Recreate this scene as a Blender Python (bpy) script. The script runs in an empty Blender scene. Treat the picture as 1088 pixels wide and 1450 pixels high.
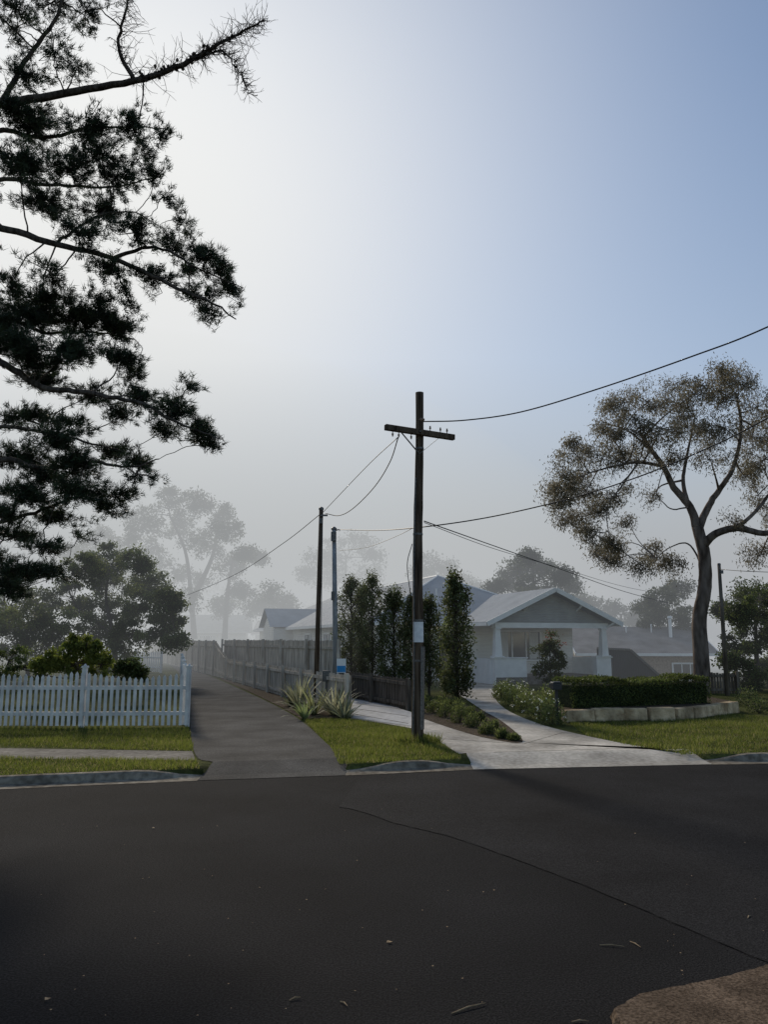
import bpy, math, numpy as np
from mathutils import Vector
rng=np.random.default_rng(7)
scene=bpy.context.scene
scene.view_settings.view_transform='Standard'
scene.view_settings.look='None'
scene.view_settings.exposure=0
# ---------------------------------------------------------------- survey helpers
F=1095.0; TH=math.radians(9.33); CH=2.0
def ray(u,v):
    dx=(u-544)/F; dy=(725-v)/F
    return np.array([dx, math.cos(TH)-dy*math.sin(TH), math.sin(TH)+dy*math.cos(TH)])
def W(u,v,d):
    r=ray(u,v); r=r*(d/r[1]); return np.array([r[0],r[1],CH+r[2]])
def G(u,v,z=0.1):
    r=ray(u,v); t=(z-CH)/r[2]; return np.array([r[0]*t,r[1]*t,z])
def sm(x): 
    x=np.clip(x,0,1); return x*x*(3-2*x)
def H(x,y):
    return 0.1-1.6*sm((y-36)/6)*sm((x-11.5)/4)
# ---------------------------------------------------------------- materials
def nodes(name):
    m=bpy.data.materials.new(name); m.use_nodes=True
    nt=m.node_tree; nt.nodes.clear()
    out=nt.nodes.new('ShaderNodeOutputMaterial'); return m,nt,out
def mat(name,c1,c2,scale=4.0,rough=0.85,bump=0.2,bscale=None,spec=0.25,metal=0.0,stretch=(1,1,1),bdist=0.01,big=None,lo=0.35,hi=0.65,bigr=(0.55,1.35)):
    m,nt,out=nodes(name); N=nt.nodes.new; L=nt.links.new
    b=N('ShaderNodeBsdfPrincipled'); b.inputs['Roughness'].default_value=rough
    b.inputs['Specular IOR Level'].default_value=spec; b.inputs['Metallic'].default_value=metal
    tc=N('ShaderNodeTexCoord'); mp=N('ShaderNodeMapping'); mp.inputs['Scale'].default_value=stretch
    L(tc.outputs['Object'],mp.inputs['Vector'])
    n=N('ShaderNodeTexNoise'); n.inputs['Scale'].default_value=scale; n.inputs['Detail'].default_value=6
    L(mp.outputs[0],n.inputs['Vector'])
    cr=N('ShaderNodeValToRGB'); cr.color_ramp.elements[0].position=lo; cr.color_ramp.elements[1].position=hi
    cr.color_ramp.elements[0].color=(*c1,1); cr.color_ramp.elements[1].color=(*c2,1)
    L(n.outputs['Fac'],cr.inputs['Fac'])
    col=cr.outputs['Color']
    if big:
        n3=N('ShaderNodeTexNoise'); n3.inputs['Scale'].default_value=big; n3.inputs['Detail'].default_value=5
        L(tc.outputs['Object'],n3.inputs['Vector'])
        mr=N('ShaderNodeMapRange'); mr.inputs[1].default_value=0.3; mr.inputs[2].default_value=0.7
        mr.inputs[3].default_value=bigr[0]; mr.inputs[4].default_value=bigr[1]
        L(n3.outputs['Fac'],mr.inputs[0])
        mx=N('ShaderNodeVectorMath'); mx.operation='SCALE'
        L(col,mx.inputs[0]); L(mr.outputs[0],mx.inputs['Scale']); col=mx.outputs[0]
    L(col,b.inputs['Base Color'])
    if bump>0:
        n2=N('ShaderNodeTexNoise'); n2.inputs['Scale'].default_value=bscale or scale*3; n2.inputs['Detail'].default_value=4
        L(mp.outputs[0],n2.inputs['Vector'])
        bp=N('ShaderNodeBump'); bp.inputs['Strength'].default_value=bump; bp.inputs['Distance'].default_value=bdist
        L(n2.outputs['Fac'],bp.inputs['Height']); L(bp.outputs[0],b.inputs['Normal'])
    L(b.outputs[0],out.inputs['Surface']); return m
def wave_mat(name,c1,c2,scale,axis='X',rough=0.5,metal=0.0,bump=0.6,bdist=0.02,spec=0.3):
    m,nt,out=nodes(name); N=nt.nodes.new; L=nt.links.new
    b=N('ShaderNodeBsdfPrincipled'); b.inputs['Roughness'].default_value=rough; b.inputs['Metallic'].default_value=metal
    b.inputs['Specular IOR Level'].default_value=spec
    tc=N('ShaderNodeTexCoord')
    w=N('ShaderNodeTexWave'); w.bands_direction=axis; w.inputs['Scale'].default_value=scale
    L(tc.outputs['Object'],w.inputs['Vector'])
    n=N('ShaderNodeTexNoise'); n.inputs['Scale'].default_value=1.2; n.inputs['Detail'].default_value=6
    L(tc.outputs['Object'],n.inputs['Vector'])
    cr=N('ShaderNodeValToRGB'); cr.color_ramp.elements[0].color=(*c1,1); cr.color_ramp.elements[1].color=(*c2,1)
    cr.color_ramp.elements[0].position=0.3; cr.color_ramp.elements[1].position=0.7
    L(n.outputs['Fac'],cr.inputs['Fac']); L(cr.outputs[0],b.inputs['Base Color'])
    bp=N('ShaderNodeBump'); bp.inputs['Strength'].default_value=bump; bp.inputs['Distance'].default_value=bdist
    L(w.outputs['Fac'],bp.inputs['Height']); L(bp.outputs[0],b.inputs['Normal'])
    L(b.outputs[0],out.inputs['Surface']); return m
def leaf_mat(name,trans=0.35,val=1.4):
    m,nt,out=nodes(name); N=nt.nodes.new; L=nt.links.new
    a=N('ShaderNodeAttribute'); a.attribute_name='col'
    d=N('ShaderNodeBsdfPrincipled'); d.inputs['Roughness'].default_value=0.6; d.inputs['Specular IOR Level'].default_value=0.25
    t=N('ShaderNodeBsdfTranslucent'); mx=N('ShaderNodeMixShader'); mx.inputs[0].default_value=trans
    hs=N('ShaderNodeHueSaturation'); hs.inputs['Value'].default_value=val; hs.inputs['Saturation'].default_value=1.1
    L(a.outputs['Color'],d.inputs['Base Color']); L(a.outputs['Color'],hs.inputs['Color']); L(hs.outputs[0],t.inputs['Color'])
    L(d.outputs[0],mx.inputs[1]); L(t.outputs[0],mx.inputs[2]); L(mx.outputs[0],out.inputs['Surface']); return m
M={}
M['leaf']=leaf_mat('leaf_foliage',0.45,1.5)
M['needle']=leaf_mat('pine_needles',0.12)
M['grassblade']=leaf_mat('grass_blades',0.5,1.4)
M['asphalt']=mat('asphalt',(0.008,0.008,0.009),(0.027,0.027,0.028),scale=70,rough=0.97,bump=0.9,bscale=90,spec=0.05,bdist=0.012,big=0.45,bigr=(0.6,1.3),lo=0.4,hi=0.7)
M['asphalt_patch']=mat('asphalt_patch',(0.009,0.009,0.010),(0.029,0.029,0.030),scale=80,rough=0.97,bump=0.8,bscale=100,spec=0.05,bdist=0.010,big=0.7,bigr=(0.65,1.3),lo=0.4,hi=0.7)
M['asphalt_old']=mat('asphalt_old',(0.040,0.039,0.037),(0.095,0.091,0.085),scale=50,rough=0.97,bump=0.7,bscale=70,spec=0.08,big=1.1)
M['tar']=mat('tar',(0.005,0.005,0.005),(0.013,0.013,0.013),scale=20,rough=0.95,bump=0.3,spec=0.05)
M['concrete']=mat('concrete',(0.34,0.315,0.27),(0.48,0.445,0.39),scale=14,rough=0.95,bump=0.3,bscale=60,big=0.9,spec=0.1)
M['kerb']=mat('kerb_concrete',(0.13,0.112,0.088),(0.27,0.24,0.195),scale=9,rough=1,bump=0.5,bscale=50,big=1.5,spec=0.02)
M['path']=mat('path_concrete',(0.11,0.10,0.085),(0.20,0.185,0.16),scale=10,rough=0.95,bump=0.4,bscale=50,big=1.2,spec=0.1)
M['pavers']=mat('pavers',(0.32,0.32,0.32),(0.45,0.45,0.44),scale=6,rough=0.85,bump=0.4,bscale=30)
M['ground']=mat('ground_soil',(0.06,0.05,0.035),(0.10,0.085,0.06),scale=3)
M['lawn']=mat('lawn_grass',(0.040,0.047,0.015),(0.10,0.105,0.034),scale=9,rough=1,bump=0.8,bscale=60,spec=0.03,big=0.6,bdist=0.03)
M['mulch']=mat('mulch',(0.04,0.03,0.02),(0.13,0.10,0.07),scale=30,rough=1,bump=1,bscale=50,spec=0.05,bdist=0.03)
M['dirt']=mat('dirt_verge',(0.05,0.036,0.025),(0.135,0.10,0.072),scale=55,rough=1,bump=0.8,bscale=110,spec=0.03,bdist=0.008,big=3)
M['white']=mat('white_paint',(0.60,0.595,0.59),(0.78,0.775,0.76),scale=5,rough=0.7,bump=0.1,big=2,bigr=(0.8,1.05))
M['trim']=mat('white_trim',(0.72,0.72,0.70),(0.80,0.80,0.78),scale=3,rough=0.5,bump=0.05)
M['timber']=mat('weathered_timber',(0.27,0.235,0.19),(0.56,0.50,0.42),scale=9,rough=1,bump=0.6,bscale=18,stretch=(1,1,0.12),spec=0.05)
M['timber_dk']=mat('dark_timber',(0.07,0.056,0.044),(0.18,0.15,0.12),scale=9,rough=1,bump=0.6,bscale=18,stretch=(1,1,0.12),spec=0.05)
M['pole']=mat('pole_timber',(0.032,0.022,0.015),(0.13,0.095,0.067),scale=22,rough=0.97,bump=1.0,bscale=45,stretch=(1,1,0.05),bdist=0.012,spec=0.1)
M['polegrey']=mat('pole_galvanised',(0.20,0.205,0.21),(0.33,0.335,0.34),scale=12,rough=0.7,bump=0.2,metal=0.2,stretch=(1,1,0.2))
M['steel']=mat('steel',(0.09,0.09,0.09),(0.18,0.17,0.16),scale=30,rough=0.55,metal=0.6,bump=0.2)
M['wire']=mat('cable_rubber',(0.012,0.012,0.013),(0.02,0.02,0.02),scale=30,rough=0.6,bump=0)
M['porcelain']=mat('porcelain',(0.16,0.10,0.07),(0.25,0.17,0.12),scale=10,rough=0.3,bump=0)
M['plate']=mat('plate_sign',(0.60,0.61,0.62),(0.74,0.75,0.76),scale=12,rough=0.6,bump=0)
M['bark']=mat('bark',(0.035,0.028,0.022),(0.11,0.09,0.075),scale=14,rough=1,bump=1,bscale=25,stretch=(1,1,0.25),bdist=0.03,spec=0.08)
M['gumbark']=mat('gum_bark',(0.06,0.045,0.036),(0.20,0.16,0.135),scale=5,rough=0.97,bump=0.8,bscale=12,stretch=(1,1,0.3),bdist=0.03,spec=0.08)
M['roof']=wave_mat('corrugated_roof',(0.25,0.28,0.31),(0.33,0.36,0.39),4.0,'Y',rough=0.7,spec=0.15)
M['roofx']=wave_mat('corrugated_roof_front',(0.25,0.28,0.31),(0.33,0.36,0.39),4.0,'X',rough=0.7,spec=0.15)
M['tile']=wave_mat('tile_roof',(0.16,0.15,0.14),(0.27,0.25,0.24),3.0,'X',rough=0.9,spec=0.1)
M['board']=wave_mat('weatherboard',(0.62,0.60,0.55),(0.72,0.70,0.65),2.2,'Z',rough=0.7)
M['gable']=wave_mat('gable_cladding',(0.25,0.25,0.245),(0.35,0.35,0.34),3.0,'Z',rough=0.7)
M['brick']=mat('tan_brick',(0.22,0.155,0.11),(0.36,0.27,0.19),scale=9,rough=0.9,bump=0.4)
M['glass']=mat('window_glass',(0.02,0.024,0.028),(0.05,0.055,0.06),scale=2,rough=0.08,bump=0,spec=0.8)
M['curtain']=mat('curtain',(0.45,0.45,0.43),(0.6,0.6,0.58),scale=8,rough=0.9,bump=0.2,stretch=(6,6,0.2))
M['door']=mat('door_paint',(0.02,0.02,0.022),(0.045,0.045,0.048),scale=4,rough=0.5,bump=0.1)
M['sand']=mat('sandstone',(0.27,0.195,0.115),(0.58,0.45,0.29),scale=3.5,rough=0.97,bump=1,bscale=14,bdist=0.04,big=1.6,spec=0.08)
M['colorbond']=wave_mat('dark_screen',(0.022,0.026,0.028),(0.04,0.045,0.048),3.0,'X',rough=0.6)
M['signblue']=mat('sign_blue',(0.02,0.22,0.50),(0.03,0.27,0.58),scale=3,rough=0.4,bump=0)
M['stick']=mat('dry_stick',(0.20,0.14,0.08),(0.34,0.25,0.15),scale=20,rough=0.9,bump=0.2)
# ---------------------------------------------------------------- mesh builder
class MB:
    def __init__(s): s.v=[]; s.f=[]; s.m=[]
    def add(s,vs,fs,mi=0):
        o=len(s.v); s.v+= [tuple(map(float,p)) for p in vs]
        s.f+=[tuple(i+o for i in f) for f in fs]; s.m+=[mi]*len(fs)
    def box(s,c,sz,yaw=0,mi=0,tx=(1,1)):
        hx,hy,hz=sz[0]/2,sz[1]/2,sz[2]/2; ca,sa=math.cos(yaw),math.sin(yaw); P=[]
        for dz,k in ((-hz,1),(hz,0)):
            fx,fy=(1,1) if k else tx
            for a,b in ((-1,-1),(1,-1),(1,1),(-1,1)):
                x,y=a*hx*fx,b*hy*fy; P.append((c[0]+x*ca-y*sa,c[1]+x*sa+y*ca,c[2]+dz))
        s.add(P,[(3,2,1,0),(4,5,6,7),(0,1,5,4),(1,2,6,5),(2,3,7,6),(3,0,4,7)],mi)
    def beam(s,a,b,w,h,mi=0):
        a=Vector(a);b=Vector(b);t=(b-a).normalized();up=Vector((0,0,1))
        if abs(t.dot(up))>0.98: up=Vector((0,1,0))
        sd=t.cross(up).normalized();u2=sd.cross(t);P=[]
        for p in (a,b):
            for i,j in ((-1,-1),(1,-1),(1,1),(-1,1)): P.append(p+sd*(i*w/2)+u2*(j*h/2))
        s.add(P,[(0,1,2,3),(7,6,5,4),(0,4,5,1),(1,5,6,2),(2,6,7,3),(3,7,4,0)],mi)
    def tube(s,pts,rad,n=6,mi=0,cap=True):
        pts=[np.asarray(p,float) for p in pts]; k=len(pts)
        if np.isscalar(rad): rad=[rad]*k
        P=[]; pa=None
        for i in range(k):
            t=pts[min(i+1,k-1)]-pts[max(i-1,0)]; t=t/(np.linalg.norm(t)+1e-9)
            if pa is None:
                ref=np.array([0,0,1.]) if abs(t[2])<0.9 else np.array([1.,0,0]); a=np.cross(t,ref)
            else:
                a=pa-t*np.dot(pa,t)
                if np.linalg.norm(a)<1e-4: a=np.cross(t,np.array([1.,0.3,0.2]))
            a=a/np.linalg.norm(a); pa=a; b=np.cross(t,a)
            for j in range(n):
                an=2*math.pi*j/n; P.append(pts[i]+rad[i]*(math.cos(an)*a+math.sin(an)*b))
        fs=[]
        for i in range(k-1):
            for j in range(n):
                fs.append((i*n+j,i*n+(j+1)%n,(i+1)*n+(j+1)%n,(i+1)*n+j))
        if cap: fs.append(tuple(range(n-1,-1,-1))); fs.append(tuple((k-1)*n+j for j in range(n)))
        s.add(P,fs,mi)
    def poly(s,pts,mi=0): s.add(pts,[tuple(range(len(pts)))],mi)
    def obj(s,name,mats,parent=None,smooth=False,bevel=0):
        me=bpy.data.meshes.new(name); me.from_pydata(s.v,[],s.f)
        for m in mats: me.materials.append(m)
        me.polygons.foreach_set('material_index',s.m)
        if smooth: me.polygons.foreach_set('use_smooth',[True]*len(s.f))
        me.update(); o=bpy.data.objects.new(name,me); scene.collection.objects.link(o)
        if parent: o.parent=parent
        if bevel:
            b=o.modifiers.new('bevel','BEVEL'); b.width=bevel; b.segments=2; b.limit_method='ANGLE'
        return o
def empty(name,loc=(0,0,0),yaw=0):
    e=bpy.data.objects.new(name,None); scene.collection.objects.link(e); e.location=loc; e.rotation_euler=(0,0,yaw); e.empty_display_size=0.3; return e
def arr_obj(name,V,col,material,parent=None):
    n,k,_=V.shape
    me=bpy.data.meshes.new(name); me.vertices.add(n*k); me.vertices.foreach_set('co',V.reshape(-1).astype(np.float32))
    me.loops.add(n*k); me.loops.foreach_set('vertex_index',np.arange(n*k,dtype=np.int32))
    me.polygons.add(n); me.polygons.foreach_set('loop_start',np.arange(0,n*k,k,dtype=np.int32))
    me.update(calc_edges=True)
    ca=me.color_attributes.new('col','FLOAT_COLOR','POINT')
    c=np.ones((n,k,4),np.float32); c[:,:,:3]=np.clip(col,0.002,1)[:,None,:]
    ca.data.foreach_set('color',c.reshape(-1))
    me.materials.append(material); o=bpy.data.objects.new(name,me); scene.collection.objects.link(o)
    if parent: o.parent=parent
    return o
def nrm(a): return a/(np.linalg.norm(a,axis=-1,keepdims=True)+1e-9)
def leafquads(C,L,Wd,bias=(0,0,0),spread=1.0):
    n=len(C); d=nrm(rng.normal(0,spread,(n,3))+np.array(bias)); w=nrm(np.cross(d,rng.normal(0,1,(n,3))))
    l=(L*rng.uniform(0.6,1.3,n))[:,None]; wd=(Wd*rng.uniform(0.7,1.3,n))[:,None]/2
    return np.stack([C,C+d*l*0.45+w*wd,C+d*l,C+d*l*0.45-w*wd],1)
def catmull(P,m=8):
    P=[np.asarray(p,float) for p in P]; Q=[2*P[0]-P[1]]+P+[2*P[-1]-P[-2]]; out=[]
    for i in range(1,len(Q)-2):
        p0,p1,p2,p3=Q[i-1],Q[i],Q[i+1],Q[i+2]
        for j in range(m):
            t=j/m; out.append(0.5*((2*p1)+(-p0+p2)*t+(2*p0-5*p1+4*p2-p3)*t*t+(-p0+3*p1-3*p2+p3)*t**3))
    out.append(P[-1]); return out
def limb(mb,P,r0,r1,n=8,wob=0.0,mi=0,m=6):
    pts=catmull(P,m); k=len(pts)
    if wob: pts=[p+rng.normal(0,wob,3) if 0<i<k-1 else p for i,p in enumerate(pts)]
    rad=[r0+(r1-r0)*(i/(k-1))**0.8 for i in range(k)]
    mb.tube(pts,rad,n,mi); return pts,rad
def blob_tree(name,limbs,blobs,per=60,clus=12,crad=0.35,L=0.1,Wd=0.04,bias=(0,0,-0.3),c1=(0.04,0.06,0.02),c2=(0.08,0.11,0.04),bark='bark',leafm='leaf',twig=0.012,flat=0.7,wob=0.0,limbn=8,cvar=0.35):
    """blobs: (center, (rx,ry,rz), density multiplier)"""
    root=empty(name,(0,0,0)); mb=MB(); S=[]
    for P,r0,r1 in limbs:
        pts,rad=limb(mb,P,r0,r1,limbn,wob); S+=list(zip(pts,rad))
    SP=np.array([s[0] for s in S]) if S else None
    Cs=[];cols=[]
    for c,r,dm in blobs:
        c=np.array(c); r=np.array(r); k=max(3,int(clus*dm)); hub=None
        if SP is not None:
            i=np.argmin(np.linalg.norm((SP-c)*np.array([1,1,0.8]),axis=1)); a=SP[i]; ra=min(S[i][1]*0.7,0.045+twig)
            hub=c+rng.normal(0,0.15,3)*r
            mid=(a+hub)/2+rng.normal(0,0.08,3)*np.linalg.norm(hub-a)
            if np.linalg.norm(hub-a)>0.1: limb(mb,[a,mid,hub],max(ra,twig*1.6),twig*1.2,5,0,0,4)
        for j in range(k):
            q=nrm(rng.normal(0,1,3))*rng.uniform(0.25,1)**0.5; p=c+q*r
            if hub is not None:
                m2=(hub+p)/2+rng.normal(0,0.08,3)*np.linalg.norm(p-hub)
                mb.tube([hub,m2,p],[twig,twig*0.7,twig*0.35],4,cap=False)
            nl=int(per*rng.uniform(0.5,1.5)); cr=crad*rng.uniform(0.6,1.3)
            off=nrm(rng.normal(0,1,(nl,3)))*(rng.uniform(0,1,(nl,1))**0.5)*np.array([1,1,flat])*cr*(1+rng.normal(0,.15,(nl,1)))
            Cs.append(p+off)
            t=rng.uniform(0,1); cc=(np.array(c1)*(1-t)+np.array(c2)*t)*rng.uniform(1-cvar,1+cvar)
            cols.append(cc[None]*rng.uniform(0.75,1.25,(nl,1)))
    C=np.concatenate(Cs); col=np.concatenate(cols)
    arr_obj('foliage',leafquads(C,L,Wd,bias),col,M[leafm],root)
    if mb.v: mb.obj('trunk_and_limbs',[M[bark]],root,smooth=True)
    return root
def B(u,v,r,d,rv=None,dm=1.0,dr=0):
    rr=r/F*d; return (W(u,v,d+dr),(rr,rr*0.9,(rv or r)/F*d),dm)
# ---------------------------------------------------------------- kerb line, road, terrain
kpx=[(-900,1150),(-200,1124),(0,1113),(285,1101),(490,1094),(668,1086),(1000,1079),(1088,1078),(1500,1082)]
K=np.array([G(u,v,0.0)[:2] for u,v in kpx])
K=np.vstack([[-150,K[0][1]-12],K,[150,K[-1][1]+5]])
def ky(x): return np.interp(x,K[:,0],K[:,1])
xa=G(285,1101,0)[0]; xb=G(490,1094,0)[0]; xc=G(668,1086,0)[0]; xd=G(1000,1079,0)[0]
def indrive(x): return (xa<x<xb) or (xc<x<xd)
g=MB(); g.poly([(-600,-300,-1.9),(600,-300,-1.9),(600,900,-1.9),(-600,900,-1.9)])
g.obj('ground',[M['ground']])
xs=np.sort(np.concatenate([[-600,-300,-150,-80,-50],np.linspace(-30,34,129),[50,80,150,300,600],[xa-.02,xa+.02,xb-.02,xb+.02,xc-.02,xc+.02,xd-.02,xd+.02]]))
rd=MB(); n=len(xs)
vs=[(x,-150,0) for x in xs]+[(x,ky(x)+0.1,0) for x in xs]
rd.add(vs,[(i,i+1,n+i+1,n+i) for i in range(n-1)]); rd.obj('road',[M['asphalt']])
offs=np.concatenate([[0.06,0.16,0.6],np.linspace(1.2,60,80),[80,120,200,400,800]])
te=MB(); vs=[];
for k,o in enumerate(offs):
    for x in xs:
        y=ky(x)+o; z=float(H(x,y))
        if k==0: z=0.0
        if indrive(x) and k in(1,2): z=0.02 if k==1 else 0.06
        vs.append((x,y,z))
te.add(vs,[(j*n+i,j*n+i+1,(j+1)*n+i+1,(j+1)*n+i) for j in range(len(offs)-1) for i in range(n-1)])
te.obj('lawn',[M['lawn']],smooth=True)
def kerb(x0,x1):
    mb=MB(); X=np.arange(x0,x1+0.01,0.2); X[-1]=x1; prof=[(-0.28,0.004),(-0.05,0.008),(0.0,0.02),(0.03,0.09),(0.06,0.115),(0.17,0.118),(0.19,0.02)]
    vs=[];k=len(prof)
    for x in X:
        e=min(x-x0,x1-x); s=0.2+0.8*float(sm(e/0.9))
        jt=rng.normal(0,0.004)
        for a,z in prof: vs.append((x,ky(x)+a+jt,z*s if z>0.03 else z))
    mb.add(vs,[(i*k+j,(i+1)*k+j,(i+1)*k+j+1,i*k+j+1) for i in range(len(X)-1) for j in range(k-1)])
    mb.obj('kerb',[M['kerb']],smooth=False)
kerb(-40,xa); kerb(xb,xc); kerb(xd,40)
def sheet(name,pts,material,z=0.104):
    mb=MB(); mb.poly([(p[0],p[1],z) for p in pts]); return mb.obj(name,[material])
def ramp(mb,x0,x1,mi,gut=None):
    X=np.linspace(x0,x1,16); vs=[]
    for x in X:
        for a,z in ((-0.26,0.005),(0.02,0.022),(0.76,0.108)): vs.append((x,ky(x)+a,z))
    mb.add(vs,[(i*3+j,(i+1)*3+j,(i+1)*3+j+1,i*3+j+1) for i in range(15) for j in range(2)],mi)
def gp(L,z=0.1): return [G(u,v,z)[:2] for u,v in L]
def smoothpoly(L,m=5): 
    P=[np.array([a[0],a[1],0.]) for a in L]; return [p[:2] for p in catmull(P,m)]
kp=lambda x,o=0.76: (x,float(ky(x))+o)
left=smoothpoly([kp(xa)]+gp([(277,1070),(269,1030),(268,1000),(264,972),(245,945),(216,926),(198,917)]))
right=smoothpoly([kp(xb)]+gp([(468,1058),(425,1020),(385,997),(340,976),(296,957),(250,938),(225,926),(210,917)]))
mb=MB(); mb.poly([(p[0],p[1],0.108) for p in left]+[(p[0],p[1],0.108) for p in right[::-1]]); ramp(mb,xa,xb,0)
mb.obj('driveway_asphalt',[M['asphalt_old']])
cl=[kp(xd),kp(xd*.5+xc*.5),kp(xc)]+gp([(650,1068),(612,1044),(585,1032),(540,1024),(497,1018),(497,985),(560,1000),(588,1014),(640,1032),(690,1046),(740,1052)])
cr=smoothpoly(gp([(740,1052),(722,1030),(690,1010),(660,990),(640,976),(642,966)]))
cr2=smoothpoly(gp([(700,966),(700,985),(716,1004),(760,1024),(820,1040),(900,1056),(960,1064)]))
mb=MB(); mb.poly([(p[0],p[1],0.108) for p in cl+cr+cr2]); ramp(mb,xc,xd,0); mb.obj('driveway_concrete',[M['concrete']])
pv=gp([(500,1017),(583,1029),(583,1009),(540,996),(500,987)])
mb=MB(); mb.poly([(p[0],p[1],0.113) for p in pv]); 
for v in (992,998,1005,1013):
    a=G(503,v-1);b=G(578,v+6+ (v-992)*0.3); mb.beam((a[0],a[1],0.1145),(b[0],b[1],0.1145),0.03,0.004,1)
mb.obj('paved_path',[M['pavers'],M['mulch']])
mb=MB()
for (u,v),(u2,v2) in [((612,1046),(742,1054)),((742,1054),(800,1037)),((700,1066),(900,1060)),((668,1002),(712,1000))]:
    a=G(u,v);b=G(u2,v2); mb.beam((a[0],a[1],0.1095),(b[0],b[1],0.1095),0.012,0.003)
mb.obj('concrete_joints',[M['kerb']])
sheet('footpath',gp([(-500,1052),(272,1064),(277,1077),(-500,1070)]),M['path'],0.105)
island=smoothpoly(gp([(588,1014),(640,1032),(690,1046),(740,1052),(722,1030),(690,1010),(650,996),(590,988)]))
sheet('garden_bed',island,M['mulch'],0.112)
sheet('garden_bed',gp([(497,1016),(428,1019),(395,1000),(345,976),(310,961),(330,958),(497,1012)]),M['mulch'],0.1125)
sd=[(-200,1128),(120,1131),(330,1134),(480,1143),(560,1166),(640,1186),(760,1228),(880,1276),(980,1318),(1100,1368),(1300,1440)]
sp=catmull([G(u,v,0) for u,v in sd],10)
mb=MB(); top=[(p[0],p[1],0.004) for p in sp[30:]]; e=[(14,ky(14)-0.35,0.004)]+[(x,ky(x)-0.35,0.004) for x in np.linspace(13,sp[30][0]+0.2,20)]
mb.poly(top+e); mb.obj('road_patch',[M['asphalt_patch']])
mb=MB(); vs=[]
for i,p in enumerate(sp[30:]):
    w=0.003+0.004*rng.random(); j=rng.normal(0,0.008); vs+=[(p[0]+j,p[1]-w+j,0.008),(p[0]+j,p[1]+w+j,0.008)]
mb.add(vs,[(2*i,2*i+2,2*i+3,2*i+1) for i in range(len(vs)//2-1)]); mb.obj('tar_seam',[M['tar']])
vg0=gp([(872,1428),(905,1407),(960,1396),(1020,1384),(1088,1366),(1300,1305),(1900,1250),(1900,1900),(900,1900),(884,1450)],0.05)
vg=[]
for i in range(len(vg0)):
    a=np.array(vg0[i]);b=np.array(vg0[(i+1)%len(vg0)]); m_=max(1,min(40,int(np.linalg.norm(b-a)/0.04)))
    for j in range(m_): vg.append(a+(b-a)*j/m_+rng.normal(0,0.005,2))
mb=MB(); k=len(vg)
mb.add([(p[0],p[1],0.05) for p in vg]+[(p[0]-0.02,p[1]+0.02,0.0) for p in vg],[tuple(range(k-1,-1,-1))]+[(i,(i+1)%k,k+(i+1)%k,k+i) for i in range(k)])
mb.obj('dirt_verge',[M['dirt']])
mb=MB()
for (u,v),(u2,v2) in [((850,1338),(885,1340)),((893,1333),(908,1341)),((640,1435),(688,1420)),((482,1418),(492,1424)),((810,1447),(835,1446)),((1020,1395),(1034,1392)),((410,1416),(426,1412)),((1060,1300),(1064,1296))]:
    a=G(u,v,0.006);b=G(u2,v2,0.010); mb.tube([a,(a+b)/2+np.array([0,0.01,0.003]),b],[0.003,0.004,0.0015],5)
mb.obj('fallen_sticks',[M['stick']])
mb=MB()
for u,v,s in [(551,1333,.016),(66,1414,.014),(217,1172,.012),(700,1260,.008),(300,1240,.008),(900,1180,.008),(980,1240,.008)]+[(rng.uniform(0,1088),rng.uniform(1130,1440),rng.uniform(.003,.006)) for _ in range(60)]:
    p=G(u,v,0.012); a=rng.uniform(0,6)
    mb.poly([p+s*np.array([math.cos(a+t)*(1.6 if i%2==0 else .8),math.sin(a+t)*(1.6 if i%2==0 else .8),rng.uniform(-.2,.3)]) for i,t in enumerate(np.linspace(0,5.4,6))])
mb.obj('fallen_leaves',[M['stick']])
# ---------------------------------------------------------------- grass blades
def inpoly(P,poly):
    x,y=P[:,0],P[:,1]; r=np.zeros(len(P),bool); n=len(poly); j=n-1
    for i in range(n):
        xi,yi=poly[i][:2]; xj,yj=poly[j][:2]
        c=((yi>y)!=(yj>y))&(x<(xj-xi)*(y-yi)/(yj-yi+1e-12)+xi); r^=c; j=i
    return r
def grass(name,poly,dens,h=0.06,c1=(0.062,0.078,0.018),c2=(0.165,0.185,0.048)):
    poly=np.array(poly); lo=poly.min(0);hi=poly.max(0); n=int((hi-lo).prod()*dens)
    P=rng.uniform(lo,hi,(n,2)); P=P[inpoly(P,poly)]; P=P[P[:,1]>ky(P[:,0])+0.17]
    f=np.sin(P[:,0]*2.3+1.3*np.sin(P[:,1]*3.1))*np.sin(P[:,1]*2.7+P[:,0]*.8); n=len(P)
    hh=h*rng.uniform(0.5,1.4,n)*(1+0.35*f); C=np.column_stack([P,np.full(n,0.095)])
    a=rng.uniform(0,2*np.pi,n); w=np.column_stack([np.cos(a),np.sin(a),np.zeros(n)])*0.006
    tip=C+np.column_stack([rng.normal(0,0.35,n)*hh,rng.normal(0,0.35,n)*hh,hh])
    t=np.clip(rng.uniform(0,1,n)*0.7+0.15+0.3*f,0,1)[:,None]; col=np.array(c1)*(1-t)+np.array(c2)*t
    dry=rng.random(n)<0.12; col[dry]=(0.23,0.20,0.10)
    arr_obj(name,np.stack([C-w,C+w,tip],1),col,M['grassblade'])
grass('grass',gp([(-200,1032),(268,1030),(274,1064),(-200,1053)]),1300)
grass('grass',gp([(-200,1070),(278,1077),(287,1105),(0,1118),(-200,1128)]),1500)
grass('grass',gp([(430,1020),(497,1020),(540,1027),(585,1035),(612,1047),(650,1070),(676,1092),(490,1100),(468,1058)]),2100)
grass('grass',gp([(800,1020),(1045,1011),(1120,1020),(1250,1080),(1000,1082),(960,1066),(900,1058),(830,1042)]),1200)
pb=G(591,1052)
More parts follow.
